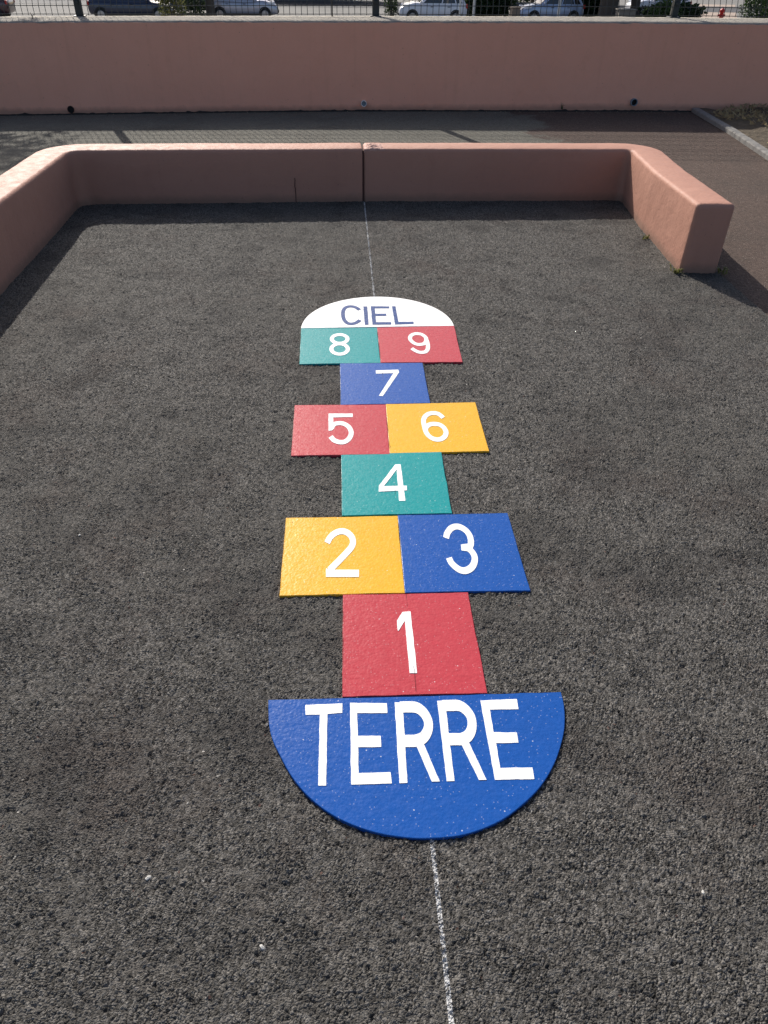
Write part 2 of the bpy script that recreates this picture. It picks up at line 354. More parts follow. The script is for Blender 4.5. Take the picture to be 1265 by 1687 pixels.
def street_z(y): return -.12 - (min(max(y, 7), 46) - 7)*(2.5/39)
m = MB(); gy = [7.25] + [7.4+i*3.86 for i in range(11)] + [60, 90, 140, 300]; gx = [-200, -60, -30, -15, 0, 15, 30, 60, 200]
m.add([(x, y, street_z(y)) for y in gy for x in gx], [(r*9+c, r*9+c+1, r*9+c+10, r*9+c+9) for r in range(len(gy)-1) for c in range(8)])
tag(m.build('street', M_STREET), kind='structure')
m = MB(); m.quad((-120, 63, -2.612), (120, 63, -2.612), (120, 69.5, -2.612), (-120, 69.5, -2.612))
tag(m.build('road', M_ROAD), kind='structure')
m = MB(); m.add([(21.6+.43*(y-52)+dx, y, street_z(y)+.006) for y in (20, 26.5, 34.3, 46, 72) for dx in (-.1, 2.9)], [(i*2, i*2+1, i*2+3, i*2+2) for i in range(4)])
tag(m.build('pavement', M_TAN), kind='structure')
m = MB(); m.box((-22, 69.62, -2.57), (26, .2, .14)); tag(m.build('roadside_kerb', M_KERB, bevel=.01), kind='structure')

# kerb and planting soil on the right behind the low wall
kp = [(3.172, 6.66), (3.10, 5.68), (3.0, 4.80), (2.86, 3.7), (2.7, 2.6)]
m = MB(); rings = []
for x, y in kp: rings.append([(x, y, -.03), (x, y, .012), (x+.008, y, .02), (x+.060, y, .02), (x+.067, y, .012), (x+.067, y, -.03)])
m.loft(rings); tag(m.build('kerb', M_KERB), kind='structure')
m = MB(); n = 40
rows = []
for r in range(n):
    y = 2.4 + (6.72-2.4)*r/(n-1)
    xk = np.interp(y, [p[1] for p in kp[::-1]], [p[0] for p in kp[::-1]]) + .063
    for cidx in range(30):
        x = xk + (9-xk)*(cidx/29)**1.6
        rows.append((x, y, .012 + .05*noise.noise(Vector((x*2.5, y*2.5, 0)))*min(1, cidx/4) + .012*noise.noise(Vector((x*14, y*14, 3)))))
m.add(rows, [(r*30+c, r*30+c+1, r*30+c+31, r*30+c+30) for r in range(n-1) for c in range(29)])
tag(m.build('soil', M_SOIL, smooth=True), kind='structure')
m = MB(); rg = random.Random(3)
for i in range(2600):
    y = rg.uniform(4.2, 6.66); x = 3.27 + rg.random()**1.5*2.6 + (y-6.6)*.1
    if noise.noise(Vector((x*2, y*2, 7))) < -.12: continue
    a = rg.uniform(0, 6.28); L = rg.uniform(.02, .07); z = .03 + rg.random()*.03; w = .002
    dx, dy = math.cos(a)*L, math.sin(a)*L
    m.quad((x-dy*.05, y+dx*.05, z-.01), (x+dy*.05, y-dx*.05, z-.01), (x+dx+w, y+dy, z+rg.uniform(-.01, .03)), (x+dx-w, y+dy, z+rg.uniform(-.01, .03)))
tag(m.build('dry_grass', M_STRAW, recalc=False), kind='stuff')

# ================================================================ low pink wall (U shape)
def path_points(pts, fillets, step=.03):
    out = []
    P = [Vector((*p, 0)) for p in pts]
    def seg(a, b):
        n = max(1, int((b-a).length/step))
        for i in range(n): out.append(a.lerp(b, i/n))
    cur = P[0]
    for i in range(1, len(P)-1):
        r = fillets[i]
        if r <= 0: seg(cur, P[i]); cur = P[i]; continue
        d1 = (P[i]-P[i-1]).normalized(); d2 = (P[i+1]-P[i]).normalized()
        ang = d1.angle(d2); tl = r*math.tan(ang/2)
        a = P[i]-d1*tl; b = P[i]+d2*tl
        seg(cur, a)
        for k in range(8):
            u = k/8; out.append((1-u)**2*a + 2*u*(1-u)*P[i] + u*u*b)
        cur = b
    seg(cur, P[-1]); out.append(P[-1]); return out
def wall_h(y): return .283 + max(0, min(1, (3.62-y)/1.22))*.027
TH = .178
def low_wall_segment(mb, pts, fillets, cap_in=.02):
    pp = path_points(pts, fillets); n = len(pp); rings = []
    rr = .020                                           # softened top arrises
    for i, p in enumerate(pp):
        d = (pp[min(i+1, n-1)]-pp[max(i-1, 0)]).normalized(); nrm = Vector((-d.y, d.x, 0))   # points outwards
        H = wall_h(p.y)
        prof = [(0, -.03), (0, .0), (.0, H*.33), (.0, H*.66), (.0, H-rr)]
        for k in range(1, 5):
            a = k/5*math.pi/2; prof.append((rr-rr*math.cos(a), H-rr+rr*math.sin(a)))
        prof += [(rr, H), (TH*.5, H+.002), (TH-rr, H)]
        for k in range(1, 5):
            a = k/5*math.pi/2; prof.append((TH-rr+rr*math.sin(a), H-rr+rr*math.cos(a)))
        prof += [(TH, H-rr), (TH, H*.5), (TH, -.03)]
        ring = []
        for s, z in prof:
            q = p + nrm*s; q.z = z
            if z > -.01:
                w = noise.noise(Vector((q.x*2.3, q.y*2.3, q.z*3)))*.0026 + noise.noise(Vector((q.x*9, q.y*9, q.z*9+5)))*.0012
                if z > H-rr*1.2: w = w*.8 + noise.noise(Vector((q.x*38, q.y*38, q.z*30)))*.0014
                q += nrm*w*(-1 if s < TH/2 else 1); q.z += w*.6 if z > H*.9 else 0
            ring.append(q)
        rings.append(ring)
    def inset(pi, d, k):
        """end ring pulled in by k*cap_in on the way round the rounded end arris"""
        p = pp[pi]; H = wall_h(p.y); nrm = Vector((-d.y, d.x, 0)); ins = cap_in*(1-math.cos(k*math.pi/2)); out = []
        for q in rings0[pi]:
            s = (q-p).dot(nrm); s2 = ins + s*(TH-2*ins)/TH
            z2 = q.z if q.z < 0 else q.z*(H-ins)/H
            out.append(Vector((q.x+nrm.x*(s2-s), q.y+nrm.y*(s2-s), z2)))
        return out
    rings0 = rings
    d0 = (pp[1]-pp[0]).normalized(); d1 = (pp[-1]-pp[-2]).normalized(); e = cap_in
    ks = [0, .25, .5, .75, 1]
    head = [[q + d0*e*(1-math.sin(k*math.pi/2)) for q in inset(0, d0, k)] for k in ks[::-1]]
    last = [[q - d1*e*(1-math.sin(k*math.pi/2)) for q in inset(-1, d1, k)] for k in ks]
    rings = head + rings[2:-2] + last
    mb.loft(rings)
JX = -.006
m = MB()
low_wall_segment(m, [(-1.575, .75), (-1.60, 2.4), (-1.622, 3.535), (JX-.0032, 3.600)], [0, 0, .085, 0], .006)
low_wall_segment(m, [(JX+.0032, 3.600), (1.548, 3.620), (1.486, 3.06), (1.450, 2.40)], [0, .045, 0, 0], .02)
lw = m.build('low_wall', M_PINK, smooth=True)
lw.data.set_sharp_from_angle(angle=R_(32))
tag(lw, 'low pink rendered wall enclosing the play area on three sides', 'low wall')
m = MB(); m.box((JX, 3.600+TH/2, .137), (.0062, TH-.008, .274)); m.build('expansion_joint', M_GAP, lw)
# lumpy mortar repair just right of the joint
m = MB(); rr_ = []; nx, ny = 26, 22
for j in range(ny):
    for i in range(nx):
        u, v = i/(nx-1), j/(ny-1)
        x = JX + .006 + u*.125
        s = .038 + v*.20                                       # runs from the front face over the edge across the top
        if s < .06: y, z, dn = 3.603, .225+s, (0, -1, 0)
        else: y, z, dn = 3.602 + (s-.06)*.85, .285, (0, 0, 1)
        k = math.sin(math.pi*min(max(u*1.02, 0), 1))**.6*math.sin(math.pi*v)**.6
        a = (.010*k + .010*k*noise.noise(Vector((x*45, s*45, 2))) + .008*k*noise.noise(Vector((x*110, s*110, 9)))) - .006
        rr_.append((x + .004*noise.noise(Vector((s*60, x*20, 4))), y + dn[1]*a + (-.004 if s < .06 else 0), z + dn[2]*a))
m.add(rr_, [(j*nx+i, j*nx+i+1, (j+1)*nx+i+1, (j+1)*nx+i) for j in range(ny-1) for i in range(nx-1)])
m.build('mortar_patch', M_PATCH, lw, smooth=True)
m = MB(); rg = random.Random(5)                        # thin vertical crack left of the joint
zz = [.0 + .135*i/9 for i in range(10)]
pc = [(-.400+rg.uniform(-.002, .002), 3.5755, z) for z in zz]
for a, b in zip(pc[:-1], pc[1:]):
    m.quad((a[0]-.0022, a[1], a[2]), (a[0]+.0022, a[1], a[2]), (b[0]+.0022, b[1], b[2]), (b[0]-.0022, b[1], b[2]))
crack = m.build('crack', M_GAP, lw)

# ================================================================ tall pink retaining wall
WX = [-10, -6, -3.3, -2.18, -1.05, .09, 1.23, 2.36, 3.92, 7, 10]
WY = [7.19, 7.05, 6.944, 6.906, 6.865, 6.797, 6.735, 6.675, 6.67, 6.60, 6.54]
WH = [.545, .575, .600, .619, .633, .648, .662, .674, .677, .68, .68]
def wy(x): return float(np.interp(x, WX, WY))
def wh(x): return float(np.interp(x, WX, WH))
m = MB(); xs = np.arange(-10, 10.01, .04); zs = [-.9, -.02, .06, .14, .22, .32, .42, .52, .60, .985]
vs = []
for x in xs:
    H = wh(x)
    for z in zs:
        z2 = z if z < .5 else (H-.03 if z < .9 else H + .007*noise.noise(Vector((x*9, 1, 1))) + .004*noise.noise(Vector((x*35, 4, 1))) - .004)
        w = .006*noise.noise(Vector((x*1.3, z2*2, 3))) + .002*noise.noise(Vector((x*8, z2*8, 6)))
        vs.append((x, wy(x)+w, z2))
    vs.append((x, wy(x)+.30, H-.02)); vs.append((x, wy(x)+.53, H-.03)); vs.append((x, wy(x)+.53, -.9))
k = len(zs)+3; fs = []
for i in range(len(xs)-1):
    for j in range(k-1): fs.append((i*k+j, (i+1)*k+j, (i+1)*k+j+1, i*k+j+1))
fs.append(tuple(range(k))); fs.append(tuple((len(xs)-1)*k+j for j in range(k)))
m.add(vs, fs)
bw = m.build('retaining_wall', M_PINK2, smooth=False)
bw.data.polygons.foreach_set('use_smooth', [True]*len(bw.data.polygons))
try: bw.data.set_sharp_from_angle(angle=R_(50))
except Exception: pass
tag(bw, 'tall pink rendered retaining wall carrying the wire fence', 'wall')
m = MB(); vs = []                                       # rough mortar bed on top of the wall
for x in xs:
    H = wh(x); n1 = noise.noise(Vector((x*7, 2, 2)))*.006 + noise.noise(Vector((x*31, 7, 2)))*.004
    for yy, zz in ((.012+n1*1.6, -.006), (.018+n1*1.6, .006+n1*.6), (.10, .012+noise.noise(Vector((x*16, 3, 3)))*.006), (.24, .012+noise.noise(Vector((x*16, 9, 3)))*.006), (.38, .014+noise.noise(Vector((x*16, 6, 3)))*.006), (.52, .010+n1*.5), (.525, -.05)):
        vs.append((x, wy(x)+yy, H+zz))
m.add(vs, [(i*7+j, (i+1)*7+j, (i+1)*7+j+1, i*7+j+1) for i in range(len(xs)-1) for j in range(6)])
m.build('coping', M_MORTAR, bw, smooth=True)
m = MB(); vs = []                                       # ragged dark strip drawn along the gap between wall and asphalt
xs2 = np.arange(-10, 10.01, .02)
for x in xs2:
    a = .004 + .010*max(0, noise.noise(Vector((x*6, 0, 0)))) + .014*max(0, noise.noise(Vector((x*19, 3, 0))))
    g = ground_z(x, wy(x)-.03)-.016; vs += [(x, wy(x)-.020-a*.6, g-.004), (x, wy(x)-.014, g+.004+a*.3), (x, wy(x)-.0105, g+.006+a)]
m.add(vs, [(i*3+j, (i+1)*3+j, (i+1)*3+j+1, i*3+j+1) for i in range(len(xs2)-1) for j in range(2)])
m.build('foot_line', M_FOOT, bw, smooth=True)
# weep pipes
def weep(x, z, r, kind):
    y = wy(x); m = MB(); n = 20; L = .02 if kind != 'hole' else .004
    def ring(rad, yy): return [(x+rad*math.cos(2*math.pi*k/n), yy, z+rad*math.sin(2*math.pi*k/n)) for k in range(n)]
    m.loft([ring(r, y+.03), ring(r, y-L-.010), ring(r*.82, y-L-.010), ring(r*.82, y+.02)], False, True)
    o = m.build('weep_pipe', {'white': M_PIPEW, 'blue': M_PIPEB, 'hole': M_BLACK}[kind], bw, smooth=False)
    m = MB(); m.loft([ring(r*.8, y-L*.4-.004), ring(r*.8, y+.015)]); m.build('bore', M_BLACK if kind != 'white' else M_PIPEB, o)
weep(-2.645, -.068, .030, 'hole'); weep(.092, .018, .026, 'white'); weep(2.605, .062, .031, 'blue')

# ================================================================ wire fence on the wall
FENCE = empty('wire_fence', (0, wy(0)+.43, wh(0)))
tag(FENCE, 'dark welded wire fence with square posts standing on the tall wall', 'fence')
inv = Vector(FENCE.location)
PX = [-8.0, -5.26, -2.52, .218, 2.99, 5.74, 8.5]
def fy(x): return wy(x)+.46
for x in PX:
    m = MB(); b = Vector((x, fy(x), wh(x)))-inv
    m.box((b.x, b.y, b.z+.58), (.058, .058, 1.2)); m.box((b.x, b.y, b.z+1.195), (.066, .066, .03)); m.box((b.x, b.y, b.z+.014), (.10, .10, .012))
    for zz in (.12, .6, 1.05): m.box((b.x, b.y-.033, b.z+zz), (.03, .012, .03))
    m.build('post', M_STEEL, FENCE, bevel=.003)
for xa, xb in zip(PX[:-1], PX[1:]):
    m = MB(); n = int(round((xb-xa-.06)/.055)); A = Vector((xa+.03, fy(xa+.03)-.01, wh(xa))); B = Vector((xb-.03, fy(xb-.03)-.01, wh(xb)))
    prof = [(0, .02), (0, .095), (.03, .16), (0, .225), (0, .46), (.03, .525), (0, .59), (0, .82), (.03, .885), (0, .95), (0, 1.09)]
    for i in range(n+1):
        p = A.lerp(B, i/n)-inv
        m.tube([(p.x, p.y+dy, p.z+dz) for dy, dz in prof], .0028, 5, False)
    for dy, dz in ((-.004, .03), (-.004, .095), (.026, .16), (-.004, .225), (-.004, .345), (-.004, .46), (.026, .525), (-.004, .59), (-.004, .705), (-.004, .82), (.026, .885), (-.004, .95), (-.004, 1.07)):
        a, b = A-inv, B-inv; m.tube([(a.x, a.y+dy, a.z+dz), (b.x, b.y+dy, b.z+dz)], .0031, 5, False)
    m.build('wire_panel', M_WIRE, FENCE, smooth=True)
m = MB(); m.tube([(-.185, wy(-.185)+.40, wh(0)-.005), (-.183, wy(-.185)+.40, wh(0)+.16), (-.187, wy(-.185)+.41, wh(0)+.40)], [.006, .0055, .005], 8)
tag(m.build('stake', M_STEEL, smooth=True), 'thin dark metal stake on top of the tall wall left of the middle post', 'stake')
m = MB(); x = -2.87; b = (x, wy(x)+.20, wh(x)); m.tube([b, (x-.006, b[1]+.01, b[2]+.03), (x-.018, b[1]+.015, b[2]+.06)], [.005, .004, .002], 7)
m.tube([(x-.006, b[1]+.01, b[2]+.03), (x+.012, b[1]+.012, b[2]+.045)], [.003, .0015], 6)
tag(m.build('twig', M_BARK, smooth=True), 'short bare twig sticking up from the top of the tall wall near the left post', 'twig')
m = MB(); x = 1.93; y = wy(x)-.035
for k in range(4): m.tube([(x+.004*k, y, .0), (x+.006*k-.008, y-.006, .03), (x+.012*k-.014, y-.012-.004*k, .06-.008*k)], [.0025, .002, .0008], 5)
tag(m.build('weed', M_LEAFD), 'small dry weed at the foot of the tall wall left of the right weep pipe', 'weed')

# ================================================================ hopscotch
def smooth_path(pts, closed, n=5):
    out = []; N = len(pts); P = [Vector((p[0]*1e-4, p[1]*1e-4)) for p in pts]
    rng = range(N) if closed else range(N-1)
    for i in rng:
        if closed: p0, p1, p2, p3 = P[(i-1) % N], P[i], P[(i+1) % N], P[(i+2) % N]
        else: p0, p1, p2, p3 = P[max(i-1, 0)], P[i], P[i+1], P[min(i+2, N-1)]
        for k in range(n):
            u = k/n
            out.append(.5*((2*p1)+(p2-p0)*u+(2*p0-5*p1+4*p2-p3)*u*u+(3*p1-p0-3*p2+p3)*u**3))
    if not closed: out.append(P[-1])
    return out
def extrude_poly(bm, pts, z0, z1):
    vb = [bm.verts.new((p[0], p[1], z0)) for p in pts]; vt = [bm.verts.new((p[0], p[1], z1)) for p in pts]
    n = len(pts)
    for i in range(n): bm.faces.new((vb[i], vb[(i+1) % n], vt[(i+1) % n], vt[i]))
    f = bm.faces.new(vt); bmesh.ops.triangulate(bm, faces=[f], ngon_method='EAR_CLIP')
def glyph(name, key, wx, wyy, z, mat, parent, grow=0.0):
    bm = bmesh.new(); k = wyy/wx
    for s, (ty, pts) in enumerate(GL[key]):
        z1 = z + .0009 + s*.00012
        if ty == 'p':
            q = []; P = [Vector((p[0]*1e-4, p[1]*1e-4)) for p in pts]
            if grow:
                area = sum(a.x*c.y-c.x*a.y for a, c in zip(P, P[1:]+P[:1])); sgn = 1 if area > 0 else -1; G = []
                for i, a in enumerate(P):
                    e1 = (a-P[i-1]).normalized(); e2 = (P[(i+1) % len(P)]-a).normalized()
                    n1 = Vector((e1.y, -e1.x))*sgn; n2 = Vector((e2.y, -e2.x))*sgn; G.append(a + (n1+n2)*grow/max(.4, 1+n1.dot(n2)))
                P = G
            for i, a in enumerate(P):
                c = P[(i+1) % len(P)]; L = (c-a).length; nn = max(1, int(L/.008)); nr = Vector((-(c-a).y, (c-a).x))/max(L, 1e-6)
                for u in range(nn):
                    e = a.lerp(c, u/nn); q.append(e + nr*(noise.noise(Vector((e.x*70, e.y*70, 3)))*.0009 if u else 0))
            extrude_poly(bm, q, z-.001, z1)
        else:
            pp = smooth_path(pts, ty == 'c'); n = len(pp); L = []; Rr = []
            for i, p in enumerate(pp):
                a = pp[(i-1) % n] if ty == 'c' else pp[max(i-1, 0)]; b = pp[(i+1) % n] if ty == 'c' else pp[min(i+1, n-1)]
                d = Vector((b.x-a.x, (b.y-a.y)/k)).normalized()
                o = Vector((-d.y*wx/2, d.x*wx/2*k)); L.append(p+o); Rr.append(p-o)
            vl = [bm.verts.new((*q, z1)) for q in L]; vr = [bm.verts.new((*q, z1)) for q in Rr]
            ll = [bm.verts.new((*q, z-.001)) for q in L]; lr = [bm.verts.new((*q, z-.001)) for q in Rr]
            for i in range(n if ty == 'c' else n-1):
                j = (i+1) % n
                bm.faces.new((vl[i], vl[j], vr[j], vr[i])); bm.faces.new((ll[i], ll[j], vl[j], vl[i])); bm.faces.new((vr[i], vr[j], lr[j], lr[i]))
            if ty != 'c': bm.faces.new((vl[0], vr[0], lr[0], ll[0])); bm.faces.new((vl[-1], ll[-1], lr[-1], vr[-1]))
    bmesh.ops.recalc_face_normals(bm, faces=bm.faces)
    me = bpy.data.meshes.new(name); bm.to_mesh(me); bm.free(); me.materials.append(mat)
    o = bpy.data.objects.new(name, me); COL.objects.link(o); o.parent = parent
    return o
def sheet(name, outline, z1, mat, parent, label):
    """a thermoplastic sheet about 4 mm thick; edges slightly wavy and rounded"""
    pts = []; n = len(outline)
    for i in range(n):
        a, b = Vector(outline[i]), Vector(outline[(i+1) % n]); L = (b-a).length; k = max(1, int(L/.02)); nr = Vector((-(b-a).y, (b-a).x)).normalized()
        for q in range(k):
            p = a.lerp(b, q/k)
            if q: p = p + nr*(.0009*noise.noise(Vector((p.x*25, p.y*25, z1*999))))
            pts.append(p)
    c = sum(pts, Vector((0, 0)))/len(pts)
    def inset(d): return [(p.x-(p-c).normalized().x*d, p.y-(p-c).normalized().y*d) for p in pts]
    bm = bmesh.new(); N = len(pts); rows = []
    for d, z in ((0, -.006), (0, z1-.0012), (.0006, z1-.0003), (.0016, z1)):
        rows.append([bm.verts.new((x, y, z)) for x, y in inset(d)])
    for r in range(3):
        for i in range(N): bm.faces.new((rows[r][i], rows[r][(i+1) % N], rows[r+1][(i+1) % N], rows[r+1][i]))
    f = bm.faces.new(rows[3]); bmesh.ops.triangulate(bm, faces=[f], ngon_method='EAR_CLIP')
    bmesh.ops.recalc_face_normals(bm, faces=bm.faces)
    me = bpy.data.meshes.new(name); bm.to_mesh(me); bm.free(); me.materials.append(mat)
    o = bpy.data.objects.new(name, me); COL.objects.link(o); o.parent = parent; o['label'] = label
    return o
HOP = empty('hopscotch')
tag(HOP, 'colourful hopscotch of numbered squares between a blue and a white half disc', 'hopscotch')
tiles = {'1': (M_RED, 'red square with a white 1'), '2': (M_YEL, 'yellow square with a white 2'), '3': (M_BLUE, 'blue square with a white 3'),
         '4': (M_GREEN, 'green square with a white 4'), '5': (M_RED, 'red square with a white 5'), '6': (M_YEL, 'yellow square with a white 6'),
         '7': (M_BLUE, 'blue square with a white 7'), '8': (M_GREEN, 'green square with a white 8'), '9': (M_RED, 'red square with a white 9')}
for l, r in (('2', '3'), ('5', '6'), ('8', '9')):          # neighbours share one cut line
    TQ[r][0] = (TQ[l][1][0]+2, TQ[r][0][1]); TQ[r][3] = (TQ[l][2][0]+2, TQ[r][3][1])
ZT = .0049
for i, (k, (mat, lab)) in enumerate(tiles.items()):
    z1 = ZT + .0002*(i % 5)
    o = sheet('square', [(a*1e-4, b*1e-4) for a, b in TQ[k]], z1, mat, HOP, lab)
    glyph('numeral', k, .0152, .0242, z1, M_WHITE, o)
ang = [math.pi + math.pi*i/60 for i in range(61)]
rim = [(-3006, -15), (-2982, -301), (-2945, -626), (-2860, -943), (-2720, -1251), (-2446, -1768), (-2080, -2228), (-1598, -2610), (-1007, -2880), (-420, -3012),
       (20, -3038), (563, -2999), (1131, -2821), (1565, -2570), (2045, -2180), (2440, -1691), (2735, -1138), (2872, -746), (2944, -376), (2964, -59)]
terre = [tuple(p) for p in smooth_path(rim, False, 6)]
o = sheet('half_disc', terre, ZT+.0012, M_BLUE, HOP, 'blue half disc lettered TERRE')
for k in ('T', 'E', 'R', 'R2', 'E2'): glyph('letter', k, .0172, .027, ZT+.0012, M_WHITE, o)
ciel = [(.0017+.3042*math.cos(a-math.pi), 1.8012+.0145*0+(.3145)*math.sin(a-math.pi)+.0055*math.cos(a-math.pi)) for a in ang]
o = sheet('half_disc', ciel, ZT+.0012, M_WHITE, HOP, 'white half disc lettered CIEL')
for k in ('C', 'I', 'E3', 'L'): glyph('letter', k, .0160, .0235, ZT+.0012, M_CBLUE, o, .0011)

# ================================================================ chalk line
m = MB(); rg = random.Random(11)
def chalk(y0, y1, dens):
    y = y0
    while y < y1:
        st = .0016 if y < .5 else .003
        cx = .0012*noise.noise(Vector((0, y*4, 0)))
        for i in range(-7, 8):
            x = cx + i*.0015; fall = abs(i*.0015)/.0038
            keep = dens - fall**2.2*.75 + .55*noise.noise(Vector((x*220, y*130, 5))) + .25*noise.noise(Vector((x*40, y*14, 8)))
            if keep > .24: m.quad((x-.00075, y, 0), (x+.00075, y, 0), (x+.00075, y+st, 0), (x-.00075, y+st, 0))
        y += st
chalk(-1.2, -.304, .98); chalk(2.116, 3.585, .92)
tag(m.build('chalk_line', M_CHALK, recalc=False), 'thin white snapped chalk line running lengthwise under the hopscotch', 'chalk line')

# loose pale stones
def pebble(x, y, r, label, seed):
    rg = random.Random(seed); bm = bmesh.new(); bmesh.ops.create_icosphere(bm, subdivisions=2, radius=r)
    for v in bm.verts:
        v.co *= 1 + .75*noise.noise(v.co*(.8/r)+Vector((seed*3.1, 0, 0))); v.co.z *= .5; v.co.y *= .7
    me = bpy.data.meshes.new('pebble'); bm.to_mesh(me); bm.free(); me.materials.append(M_PEB)
    o = bpy.data.objects.new('pebble', me); COL.objects.link(o); o.location = (x, y, r*.15); o.rotation_euler = (0, 0, rg.uniform(0, 6))
    tag(o, label, 'pebble', 'pale pebbles lying on the asphalt')
M_PEB = simple('quartz', (.48, .465, .43), .6, var=.2, scale=120)
pebble(-.472, -.347, .0046, 'flat white pebble lying left of and below the blue half disc', 1)
pebble(-.277, -.462, .0043, 'round white pebble nearest the chalk line at the bottom left', 2)
pebble(.432, -.411, .0034, 'small pale pebble right of the chalk line at the bottom', 3)
pebble(-.823, .543, .0036, 'tiny white pebble far left of the red square with the 1', 4)

m = MB(); rg = random.Random(77)
def crumb(x, y, z, r):
    P = [(x+r*rg.uniform(.5, 1)*math.cos(a), y+r*rg.uniform(.5, 1)*math.sin(a), z) for a in (0, 1.57, 3.14, 4.71)]
    m.add(P+[(x+rg.uniform(-.3, .3)*r, y+rg.uniform(-.3, .3)*r, z+r*rg.uniform(.4, .9))], [(0, 1, 4), (1, 2, 4), (2, 3, 4), (3, 0, 4)])
legs = [((-1.61, 1.4), (-1.62, 3.52), (1, 0), 130), ((-1.60, 3.60), (1.53, 3.61), (0, -1), 260), ((1.54, 3.58), (1.45, 2.42), (-1, 0), 170), ((1.45, 2.40), (1.63, 2.36), (0, -1), 45)]
for a, c, n, k in legs:
    for _ in range(k):
        u = rg.random(); d = abs(rg.gauss(0, .012))+.002
        if noise.noise(Vector((a[0]*3+u*9, a[1]*2+u*7, 1))) < -.15: continue
        crumb(a[0]+(c[0]-a[0])*u+n[0]*d, a[1]+(c[1]-a[1])*u+n[1]*d, -.003, rg.uniform(.0015, .0042))
for _ in range(420):
    x = rg.uniform(-4.2, 4.2); y = wy(x)-.03-abs(rg.gauss(0, .04)); crumb(x, y, ground_z(x, y)-.016, rg.uniform(.003, .009))
tag(m.build('grit', M_GRIT, recalc=False), kind='stuff')

# ================================================================ plants
def leaf_cloud(mb, c, rad, n, size, seed, hollow=.3):
    rg = random.Random(seed)
    clumps = [(Vector((rg.uniform(-1, 1), rg.uniform(-1, 1), rg.uniform(-1, 1))), rg.uniform(.25, .5)) for _ in range(26 + int(rad[0]*14))]
    clumps = [(q.normalized()*(q.length/1.75)**.5*.85, s) for q, s in clumps]
    for _ in range(n):
        q, s = clumps[rg.randrange(len(clumps))]
        d = Vector((rg.gauss(0, 1), rg.gauss(0, 1), rg.gauss(0, 1))).normalized()*(rg.random()**.4)*s
        p = q+d; p = Vector((c[0]+p.x*rad[0], c[1]+p.y*rad[1], c[2]+p.z*rad[2]))
        a = Vector((rg.gauss(0, 1), rg.gauss(0, 1), rg.gauss(-.2, .6))).normalized(); b = a.orthogonal().normalized()
        b.rotate(Matrix.Rotation(rg.uniform(0, 6.28), 3, a)); L = size*rg.uniform(.6, 1.3); w = L*.45
        e = a.cross(b)*.15*L
        mb.add([p, p+a*L*.5+b*w*.5+e, p+a*L, p+a*L*.5-b*w*.5+e], [(0, 1, 2, 3)])
def bush(name, loc, rad, n, size, mat, label, cat, seed, zc=.9, group=None):
    o = empty(name, loc); tag(o, label, cat, group)
    m = MB(); leaf_cloud(m, (0, 0, rad[2]*zc), rad, n, size, seed); m.build('foliage', mat, o, recalc=False)
    m = MB(); rg = random.Random(seed)
    for k in range(7):
        a = rg.uniform(0, 6.28); r = rg.uniform(.1, .6)
        m.tube([(.05*math.cos(a), .05*math.sin(a), -.05), (rad[0]*r*.5*math.cos(a), rad[1]*r*.5*math.sin(a), rad[2]*.6), (rad[0]*r*math.cos(a), rad[1]*r*math.sin(a), rad[2]*1.3)], [.03, .022, .008], 6)
    m.build('stem', M_BARK, o); return o
def tree(name, loc, th, tr, crown, nl, size, mat, label, seed, lean=(0, 0)):
    o = empty(name, loc); tag(o, label, 'tree', 'street trees')
    m = MB(); rg = random.Random(seed)
    top = Vector((lean[0], lean[1], th))
    m.tube([(0, 0, -.2), (0, 0, .15), Vector((lean[0]*.3, lean[1]*.3, th*.4)), Vector((lean[0]*.7, lean[1]*.7, th*.8)), top], [tr*1.5, tr*1.1, tr, tr*.85, tr*.7], 12)
    for k in range(7):
        a = k*.9+rg.random(); q = top+Vector((math.cos(a)*crown[0]*.65, math.sin(a)*crown[1]*.65, crown[2]*rg.uniform(.3, 1.2)))
        m.tube([top-Vector((0, 0, .3)), top.lerp(q, .5)+Vector((0, 0, .2)), q], [tr*.5, tr*.3, tr*.08], 7)
    m.build('trunk', M_BARK, o, smooth=True)
    m = MB(); leaf_cloud(m, (lean[0], lean[1], th+crown[2]*.75), crown, nl, size, seed); m.build('crown', mat, o, recalc=False)
    return o

